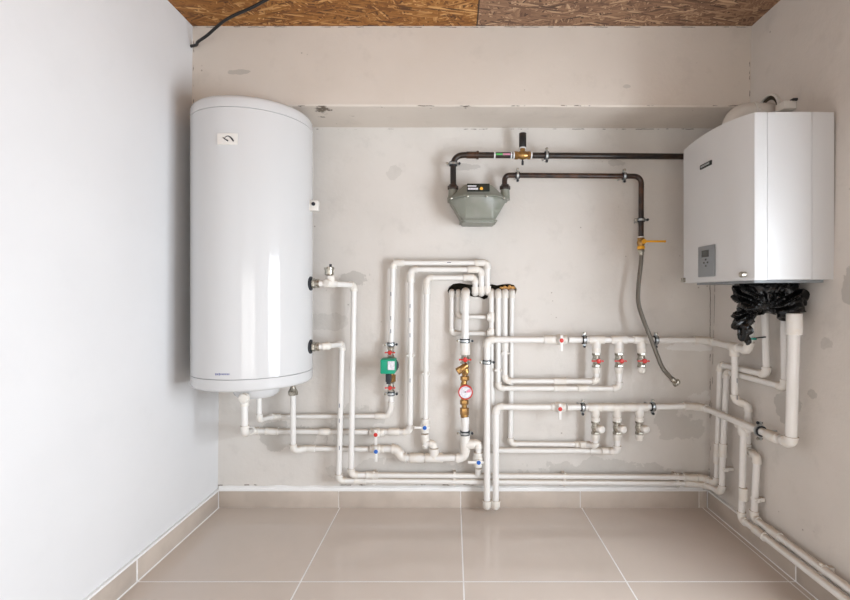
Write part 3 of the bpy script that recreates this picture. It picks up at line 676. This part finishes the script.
for i in range(9):
    w = (1.3, 1.0, 1.2, .8, 1.1, 1.2, .9, 1.2, 1.1)[i]; h = (2.2, 1.8, 2.4, 1.6, 1.6, 1.7, 1.6, 1.7, 1.6)[i]; tank_quad(bm, x, 374.3-h/2, x+w, 374.3+h/2, .0006, n=1); x += w+.55
link('maker_mark', bm, mat('faded_blue_print', (.22, .24, .42), .6), t)
for z, w in ((1.107, 'upper'), (.828, 'lower')):
    bm = new(); lathe(bm, (TX+TR-.006, TY, z), X_, [(0, .032), (.010, .031), (.012, .026)]); link('rubber_grommet', bm, RUB, t)
    n_ = thing('pipe_union', 'nickel union nut on the %s side outlet of the tank' % w, 'pipe fitting', (TX+TR+.008, TY, z), 'tank outlet unions')
    bm = new(); hexnut(bm, (TX+TR+.007, TY, z), (TX+TR+.021, TY, z), .0225); cyl(bm, (TX+TR+.02, TY, z), (TX+TR+.040, TY, z), .0195, bev=.002); link('nut', bm, CHROME, n_)
bm = new(); q = V((TX+TR-.004, TY, P(0, 206, 2.063).z)); box(bm, q+V((.020, 0, 0)), (.040, .03, .045), bev=.004); bk = link('side_bracket', bm, FIT, t)
bm = new(); cyl(bm, q+V((.022, -.014, .006)), q+V((.022, -.021, .006)), .008); link('screw', bm, RUB, bk)
n_ = thing('pipe_union', 'brass union nut under the tank on the right', 'pipe fitting', P(293, 388, 2.24))
bm = new(); q = P(293, 395, 2.24); cyl(bm, q+V((0, 0, .025)), V((q.x, q.y, TZ0)), .012); hexnut(bm, q, q+V((0, 0, .020)), .024); lathe(bm, q+V((0, 0, .02)), Z_, [(0, .021), (.012, .014), (.02, .013)]); hexnut(bm, q+V((0, 0, .045)), q+V((0, 0, .06)), .018); link('nut', bm, CHROME, n_)
n_ = thing('air_vent', 'small brass automatic air vent on the upper tank outlet pipe', 'air vent', P(329, 279, 2.085))
bm = new(); q = P(329.2, 279, 2.085); lathe(bm, q+V((0, 0, -.004)), Z_, [(0, .0165), (.010, .0165), (.012, .012), (.02, .012)]); link('sleeve', bm, FIT, n_)
bm = new(); lathe(bm, q+V((0, 0, .014)), Z_, [(0, .010), (.004, .018), (.008, .0195), (.028, .0195), (.029, .022), (.037, .022), (.039, .019), (.040, .0001)], 28); link('body', bm, CHROME, n_)
bm = new(); cyl(bm, q+V((.006, 0, .053)), q+V((.006, 0, .066)), .0055, seg=12); link('cap', bm, RUB, n_)

# ------------------------------------------------------------------ gas pipes and meter
GD = .085
run('upper dark gas pipe, from the left top of the meter to behind the wall boiler', [B(453.2, 186, GD), B(453.2, 154.9, GD), B(692, 156.6, .075)], .0142, name='gas_pipe', m=IRONB, bend=.055, loc=B(453.2, 186, GD))
run('lower rusty gas pipe, from the right top of the meter to the yellow lever valve', [B(504.6, 187, GD), B(504.6, 175.2, GD), B(641.3, 176.3, GD), B(641, 237.5, GD)], .0125, name='gas_pipe', m=IRON, bend=.04, loc=B(504.6, 187, GD))
bm = new()
for x0, x1, r in ((466.5, 477.5, .0165), (476.4, 478.6, .020)): cyl(bm, B(x0, 155.05, GD), B(x1, 155.1, GD), r)
tag(link('pipe_coupling', bm, IRON, loc=B(472, 155, GD)), 'dark threaded coupling on the upper gas pipe near its bend', 'pipe fitting')
for px, py, ax, r, lb in ((546.5, 155.4, X_, .0142, 'galvanised clamp on the upper gas pipe right of its valve'), (453.2, 164, Z_, .0142, 'galvanised clamp on the upright end of the upper gas pipe'),
        (517.5, 175.3, X_, .0125, 'galvanised clamp on the lower gas pipe near the meter'), (624, 176.1, X_, .0125, 'galvanised clamp on the lower gas pipe near its right bend'), (641.1, 220, Z_, .0125, 'galvanised clamp above the yellow lever valve')):
    clamp(lb, B(px, py, GD), ax, r, dist=GD)
for px, lb in ((494.6, 'left of the coloured sticker'), (511.2, 'right of the coloured sticker'), (513.8, 'left of the black handled gas valve'), (531.3, 'right of the black handled gas valve')):
    bm = new(); ring(bm, B(px, 155.2, GD), X_, .0143, .0172, .0065); tag(link('tape_band', bm, TAPE, loc=B(px, 155.2, GD)), 'white tape band on the upper gas pipe, %s' % lb, 'tape', 'white tape bands')
u, v, a = frame(X_)
stk = None
t = thing('pipe_sticker', 'green and pink sticker wrapped on the upper gas pipe', 'sticker', B(505, 155.2, GD))
for x0, x1, mm in ((495.8, 502.5, GSTK), (502.5, 510, PSTK)):
    bm = new(); n = 8
    q0, q1 = B(x0, 155.15, GD), B(x1, 155.15, GD); prev = None
    for i in range(n+1):
        g = math.radians(68+36*i/n); d = u*math.cos(g)+v*math.sin(g); cur = (bm.verts.new(q0+d*.0146), bm.verts.new(q1+d*.0146))
        if prev: bm.faces.new((prev[0], prev[1], cur[1], cur[0]))
        prev = cur
    link('sticker_field', bm, mm, t)
t = thing('gas_valve', 'brass gas valve with black wrapped upright handle on the upper pipe', 'valve', B(522.5, 155.2, GD))
c = B(522.6, 155.2, GD); bm = new(); hexnut(bm, c-X_*.040, c-X_*.022, .0205); hexnut(bm, c+X_*.022, c+X_*.038, .0205); lathe(bm, c-X_*.024, X_, [(0, .016), (.012, .019), (.024, .022), (.036, .019), (.048, .016)]); cyl(bm, c, c+Z_*.036, .012); link('body', bm, BRASS, t)
bm = new(); ring(bm, c+Z_*.034, Z_, .0, .0155, .006); link('collar', bm, TAPE, t)
bm = new(); cyl(bm, c+Z_*.037-Y_*.002, c+Z_*.105-Y_*.004, .0175, seg=14, bev=.003); link('handle', bm, IRONB, t)
bm = new(); cyl(bm, c-Z_*.018, c-Z_*.030, .004, seg=10); cyl(bm, c-Z_*.029, c-Z_*.047, .0055, seg=10); link('drain_plug', bm, RUB, t)
t = thing('gas_valve', 'brass gas valve with yellow lever pointing right above the steel hose', 'valve', B(641, 242, GD))
c = B(641, 242.0, GD); bm = new(); hexnut(bm, c+Z_*.008, c+Z_*.020, .0175); lathe(bm, c-Z_*.020, Z_, [(0, .014), (.010, .018), (.020, .019), (.030, .015)]); cyl(bm, c, c-Y_*.026+X_*.004, .009); hexnut(bm, c-Z_*.040, c-Z_*.034, .0165); link('body', bm, BRASS, t)
bm = new(); ring(bm, c+Z_*.0235, Z_, .0, .0158, .005); link('tape_collar', bm, TAPE, t)
bm = new(); cyl(bm, c-Z_*.020, c-Z_*.034, .0180, seg=20, bev=.002); link('yellow_ring', bm, YEL, t)
bm = new(); q = c-Y_*.028+X_*.004; cyl(bm, q+Y_*.004, q-Y_*.004, .0105); box(bm, q+X_*.054, (.096, .004, .010), bev=.0015); ball(bm, q+X_*.098, .0062, 2, (1, .5, 1)); link('lever', bm, YEL, t)
# flexible hose
def spline(pts, n=10):
    out = []; p = [pts[0]*2-pts[1]]+pts+[pts[-1]*2-pts[-2]]
    for i in range(1, len(p)-2):
        for k in range(n):
            s = k/n; a, b, c, d = p[i-1:i+3]
            out.append(.5*((2*b)+(c-a)*s+(2*a-5*b+4*c-d)*s*s+(3*b-a-3*c+d)*s**3))
    out.append(pts[-1]); return out
t = thing('gas_hose', 'braided steel flexible gas hose hanging loose in front of the upper header', 'hose', B(641, 252, GD))
hp = [B(641.3, 251, GD), B(641, 262, GD+.003), B(638.3, 288, .10), B(638.6, 304, .12), B(643.5, 320, .14), B(651.3, 340, .15), B(657.5, 356, .15), B(663, 368.5, .15), B(672.5, 379.5, .15)]
bm = new(); sweep(bm, spline(hp), .0098, 12); link('braid', bm, HOSE, t)
bm = new(); cyl(bm, B(641.2, 249.8, GD), B(641.2, 255.5, GD), .0135, .0125, bev=.002); hexnut(bm, B(641.2, 249.5, GD), B(641.2, 252, GD), .017); link('ferrule', bm, CHROME, t)
bm = new(); e0 = B(671.5, 378.5, .15); e1 = B(675.5, 382, .15); dd = (e1-e0).normalized(); cyl(bm, e0, e1, .0125, bev=.002); hexnut(bm, e1-dd*.002, e1+dd*.014, .0195); link('end_nut', bm, CHROME, t)

# gas meter
t = thing('gas_meter', 'grey green domestic gas meter hanging under the two dark gas pipes', 'gas meter', P(478.5, 225, 2.24))
MX = P(478.7, 196, 2.155).x; zs, zt, zb = P(0, 196, 2.155).z, P(0, 183.5, 2.155).z, P(0, 221.8, 2.155).z
def octo(hw, ch, yf, yb): return [(-hw, yb), (-hw, yf+ch*.9), (-hw+ch, yf), (hw-ch, yf), (hw, yf+ch*.9), (hw, yb)]
def loft(bm, secs):
    rg = [[bm.verts.new((MX+x, y, z)) for x, y in s] for s, z in secs]
    for A, C in zip(rg, rg[1:]):
        n = len(A)
        for k in range(n): bm.faces.new((A[k], A[(k+1) % n], C[(k+1) % n], C[k]))
    bm.faces.new(rg[0]); bm.faces.new(rg[-1][::-1])
YB_ = 2.312
bm = new(); loft(bm, [(octo(.137, .072, 2.150, YB_), zs), (octo(.134, .071, 2.153, YB_), zs-.012), (octo(.080, .016, 2.170, YB_), zb+.016), (octo(.078, .016, 2.172, YB_), zb)])
bmesh.ops.bevel(bm, geom=[e for e in bm.edges], offset=.003, segments=2, affect='EDGES'); link('lower_case', bm, METER, t)
bm = new(); loft(bm, [(octo(.1455, .076, 2.1405, YB_), zs+.0035), (octo(.1455, .076, 2.1405, YB_), zs-.0025)]); loft(bm, [(octo(.088, .018, 2.160, YB_), zb+.013), (octo(.088, .018, 2.160, YB_), zb+.009)]); link('flange', bm, METER, t)
bm = new(); loft(bm, [(octo(.065, .025, 2.175, YB_), zt+.004), (octo(.112, .055, 2.165, YB_), zs+.022), (octo(.135, .071, 2.153, YB_), zs+.002)])
bmesh.ops.bevel(bm, geom=[e for e in bm.edges], offset=.003, segments=2, affect='EDGES'); link('upper_case', bm, METER, t)
for px in (453.0, 505.0):
    q = B(px, 187, GD); bm = new(); lathe(bm, V((q.x, q.y, zs)), Z_, [(0, .024), (q.z-zs-.016, .021), (q.z-zs-.012, .021)]); link('connector', bm, METER, t)
    bm = new(); hexnut(bm, q-Z_*.014, q+Z_*.006, .0255); cyl(bm, q+Z_*.005, q+Z_*.012, .019, bev=.002); link('union_nut', bm, IRON, t)
bm = new()
for sx in (-.125, -.052, .035, .12): ball(bm, (MX+sx, 2.139 if abs(sx) < .1 else 2.185, zs-.005), .006, 1)
link('screws', bm, CHROME, t)
bm = new(); q = P(478.3, 187.6, 2.163); sl = Matrix.Rotation(math.radians(-12), 3, 'X'); box(bm, q, (.105, .012, .036), sl, bev=.002); w_ = link('counter_window', bm, LCD, t)
bm = new(); box(bm, P(473, 188.8, 2.1555), (.046, .002, .009), sl); box(bm, P(472, 186, 2.157), (.040, .002, .005), sl); link('counter_plate', bm, PAPER, w_)
bm = new(); cyl(bm, P(481.4, 188.6, 2.159), P(481.4, 188.6, 2.153), .0075, seg=16); link('orange_dot', bm, YEL, w_)

# ------------------------------------------------------------------ boiler
t = thing('wall_boiler', 'white wall-hung gas boiler with grey control panel on the right wall', 'boiler', (1.31, 1.81, 1.107))
Z0, Z1 = 1.107, 1.683
prof = [(1.040, 1.597), (1.033, 1.600), (1.0305, 1.606), (1.010, 1.640), (.994, 1.690), (.985, 1.740), (.981, 1.80), (.983, 1.88), (.988, 1.95), (.995, 2.015), (1.000, 2.020), (1.075, 2.020), (1.075, 1.597)]
bm = new(); A = [bm.verts.new((x, y, Z0)) for x, y in prof]; C = [bm.verts.new((x, y, Z1)) for x, y in prof]
for k in range(len(prof)): j = (k+1) % len(prof); bm.faces.new((A[k], A[j], C[j], C[k]))
bm.faces.new(A); f = bm.faces.new(C[::-1])
bmesh.ops.bevel(bm, geom=[e for e in bm.edges if e.verts[0].co.z == e.verts[1].co.z and e.verts[0].co.x < 1.07], offset=.003, segments=2, affect='EDGES')
link('front_cover', bm, ENAMEL2, t, sharp=30)
bm = new(); XS = 1.225     # side casing, the near side swells a little
def casing(bm, xa, xb):
    n = 10; ys = []
    pr = [(xa+(xb-xa)*i/n, 1.5985-.0045*math.sin(math.pi*((xa+(xb-xa)*i/n)-1.05)/.27)) for i in range(n+1)]
    pr += [(xb, 2.018), (xa, 2.018)]
    A = [bm.verts.new((x, y, Z0+.002)) for x, y in pr]; C = [bm.verts.new((x, y, Z1-.002)) for x, y in pr]
    for k in range(len(pr)): j = (k+1) % len(pr); bm.faces.new((A[k], A[j], C[j], C[k]))
    bm.faces.new(A); bm.faces.new(C[::-1])
casing(bm, 1.0765, XS); link('side_casing', bm, ENAMEL2, t, sharp=30)
bm = new(); casing(bm, XS+.0015, 1.304); link('rear_casing', bm, ENAMEL2, t, sharp=30)
bm = new(); box(bm, (1.165, 1.81, Z0-.002), (.24, .38, .012)); link('base_tray', bm, GREYP, t)
bm = new(); box(bm, (.9805, 1.806, 1.1865), (.008, .112, .120), bev=.002); pn = link('control_panel', bm, GREYP, t)
bm = new(); box(bm, (.9762, 1.808, 1.216), (.002, .048, .026)); link('display', bm, LCD, pn)
for dy, dz in ((.013, 0), (-.013, 0), (0, .012), (0, -.012)):
    bm = new(); box(bm, (.9760, 1.804+dy, 1.181+dz), (.002, .009, .007), bev=.0008); link('button', bm, LCD, pn)
bm = new(); box(bm, (.981, 1.812, 1.560), (.006, .080, .018), bev=.002); bd = link('maker_badge', bm, LCD, t)
bm = new(); box(bm, (.9775, 1.812, 1.560), (.002, .060, .006)); link('badge_lettering', bm, STEEL, bd)
q = R(744, 274.5, 1.012); bm = new(); cyl(bm, q+X_*.006, q-X_*.014, .010, seg=18, bev=.002); link('pressure_knob', bm, CHROME, t)
bm = new(); q = V((.993, 2.0, 1.12)); box(bm, q-X_*.006, (.016, .012, .018)); link('latch', bm, CHROME, t)
# flue
t = thing('flue_pipe', 'cream flue elbow rising from the boiler top into the right wall', 'flue', (1.17, 1.93, Z1))
FX, FY, FZ = 1.175, 1.945, 1.803
bm = new(); sweep(bm, [V((FX, FY, Z1-.004)), V((FX, FY, FZ-.058))]+bez(V((FX, FY, FZ-.055)), V((FX, FY, FZ)), V((FX+.06, FY, FZ)), 10)+[V((1.36, FY, FZ))], .050, 28); link('elbow', bm, FLUEM, t)
bm = new(); ring(bm, V((FX+.066, FY, FZ)), X_, .0505, .0545, .014, 28); cyl(bm, (FX+.072, FY-.05, FZ+.012), (FX+.072, FY-.057, FZ+.012), .006, seg=12); link('collar', bm, FLUEM, t)
bm = new(); xw = xr(FZ); ring(bm, V((xw-.006, FY, FZ+.012)), X_, .066, .074, .011, 40); ro = link('wall_rosette', bm, FLUEM, t)
bm = new(); ring(bm, V((xw-.002, FY, FZ+.012)), X_, .0502, .0665, .003, 40); link('gap_shade_ring', bm, CAVE, ro)  # flat dark ring, shade of the hole round the flue put into colour
t = thing('vent_stub', 'short white duct stub beside the flue above the boiler', 'duct', (1.30, 1.76, 1.79))
bm = new(); q = V((1.290, 1.81, 1.785)); box(bm, q, (.050, .05, .032), bev=.004); link('duct', bm, FLUEM, t)
bm = new(); box(bm, (1.306, q.y-.02, q.z+.018), (.020, .022, .010), bev=.003); link('hole_shade_block', bm, RUB, t)  # black block paints the darkness of a hole in the stub

# ------------------------------------------------------------------ bin bag under the boiler
bm = new()
for c, r, sc in ((V((1.185, 1.775, 1.052)), .108, (1.0, .8, .62)), (V((1.240, 1.735, 1.035)), .068, (.9, .85, 1.0)), (V((1.150, 1.79, 1.050)), .060, (1, 1, .9)), (V((1.19, 1.78, 1.085)), .112, (.92, .95, .28)),
                (V((1.140, 1.80, 1.003)), .028, (1.2, .9, 1)), (V((1.118, 1.80, .970)), .036, (1.0, .7, .9)), (V((1.106, 1.80, .945)), .030, (1, .7, .8)), (V((1.120, 1.80, .915)), .024, (1, .7, 1.4)), (V((1.131, 1.80, .885)), .012, (1, 1, 2.0))):
    ball(bm, c, r, 3, sc)
tmp = link('bag_source', bm, BAG)
md = tmp.modifiers.new('Remesh', 'REMESH'); md.mode = 'VOXEL'; md.voxel_size = .0035
md = tmp.modifiers.new('Smooth', 'SMOOTH'); md.iterations = 10; md.factor = .6
dg = bpy.context.evaluated_depsgraph_get(); bme = bmesh.new(); bme.from_mesh(tmp.evaluated_get(dg).to_mesh()); bpy.data.objects.remove(tmp)
K = V((1.145, 1.74, 1.010)); K2 = V((1.13, 1.78, .985))
bme.normal_update(); mv = []
def tri(x): x = x % 1.0; return 1-abs(2*x-1)
for v in bme.verts:
    p = v.co; k = K if p.z > 1.0 else V((1.138, 1.78, 1.005)); d = p-k; dist = math.sqrt(d.x**2+d.z**2); a = math.atan2(d.z, d.x)
    n1 = noise.noise(p*14)*.9; n2 = noise.noise(p*38)
    a3 = math.atan2(d.z, d.x)+.6*d.y/.1*.35
    pl = tri(a3*(2.3 if p.z > 1.0 else 2.9)+n1*1.1)-.5
    pl2 = tri(a3*5.1+n1*1.6+1.3)-.5
    pl3 = abs(noise.noise(p*24+V((3, 1, 7))))
    amp = min(1, dist/.045)
    mv.append(v.normal*(amp*(.020*pl+.008*pl2)+.012*(pl3-.2)+.003*n2))
for v, m_ in zip(bme.verts, mv):
    v.co += m_; v.co.z = min(v.co.z, 1.1045)
bag = link('bin_bag', bme, BAG, loc=(1.17, 1.78, 1.107), sharp=24); tag(bag, 'crumpled black plastic bag tied around the pipe connections under the boiler', 'plastic bag')
t = thing('cable_tie', 'thin green and black tie between bag tail and white pipe', 'cable tie', R(756, 338, 1.21))
bm = new(); a_, b_ = R(749, 339, 1.205), R(763, 336.6, 1.235); sweep(bm, [a_-V((0, .004, 0)), (a_+b_)/2+V((0, -.02, .003)), b_-V((0, .017, 0))], .0028, 8); link('strap', bm, RUB, t)
bm = new(); ring(bm, R(751.3, 338.5, 1.205), Z_, .0158, .019, .008); link('ring', bm, mat('teal_tie', (.02, .30, .24), .4), t)

# ------------------------------------------------------------------ cable by the ceiling
cp = [P(189.5, 46.5, 2.06), P(196.5, 44.8, 2.04), P(198.0, 41.8, 2.02), P(207, 35.5, 1.99), P(215, 28.5, 1.97), P(224, 21, 1.94), P(236, 14.5, 1.90), P(252, 7.5, 1.86), P(270, -2, 1.84), P(290, -9, 1.80)]
bm = new(); sweep(bm, spline(cp, 6), .0062, 10); cb = link('electric_cable', bm, CABLE); tag(cb, 'loose black cable from the top left corner across the board ceiling', 'cable')

# ------------------------------------------------------------------ light
def area(name, loc, rot, sx, sy, power, col):
    l = bpy.data.lights.new(name, 'AREA'); l.shape = 'RECTANGLE'; l.size = sx; l.size_y = sy; l.energy = power; l.color = col
    o = bpy.data.objects.new(name, l); COL.objects.link(o); o.location = loc; o.rotation_euler = rot; return o
area('window_daylight', (1.47, (WIN[0]+WIN[1])/2, (WIN[2]+WIN[3])/2), (0, math.radians(90), 0), WIN[3]-WIN[2], WIN[1]-WIN[0], 76, (.85, .918, .99))
area('opening_fill', (0, YF-.14, (DO[2]+DO[3])/2), (math.radians(90), 0, 0), DO[1]-DO[0], DO[3]-DO[2], 25, (1.0, .955, .89))  # added fill light in the unseen opening behind the camera
w = bpy.data.worlds.new('outside'); scene.world = w; w.use_nodes = True
w.node_tree.nodes['Background'].inputs[0].default_value = (.75, .85, 1, 1); w.node_tree.nodes['Background'].inputs[1].default_value = .6

cam = bpy.data.cameras.new('camera'); co = bpy.data.objects.new('camera', cam); COL.objects.link(co); scene.camera = co
co.location = (0, 0, H); co.rotation_euler = (math.radians(90), 0, 0)
cam.sensor_width = 36; cam.lens = F/850*36; cam.shift_x = -(VX-425)/850; cam.shift_y = (VY-300)/850; cam.clip_start = .01
vs = scene.view_settings; vs.view_transform = 'Standard'; vs.look = 'None'; vs.gamma = 1; vs.use_curve_mapping = False; vs.exposure = .22
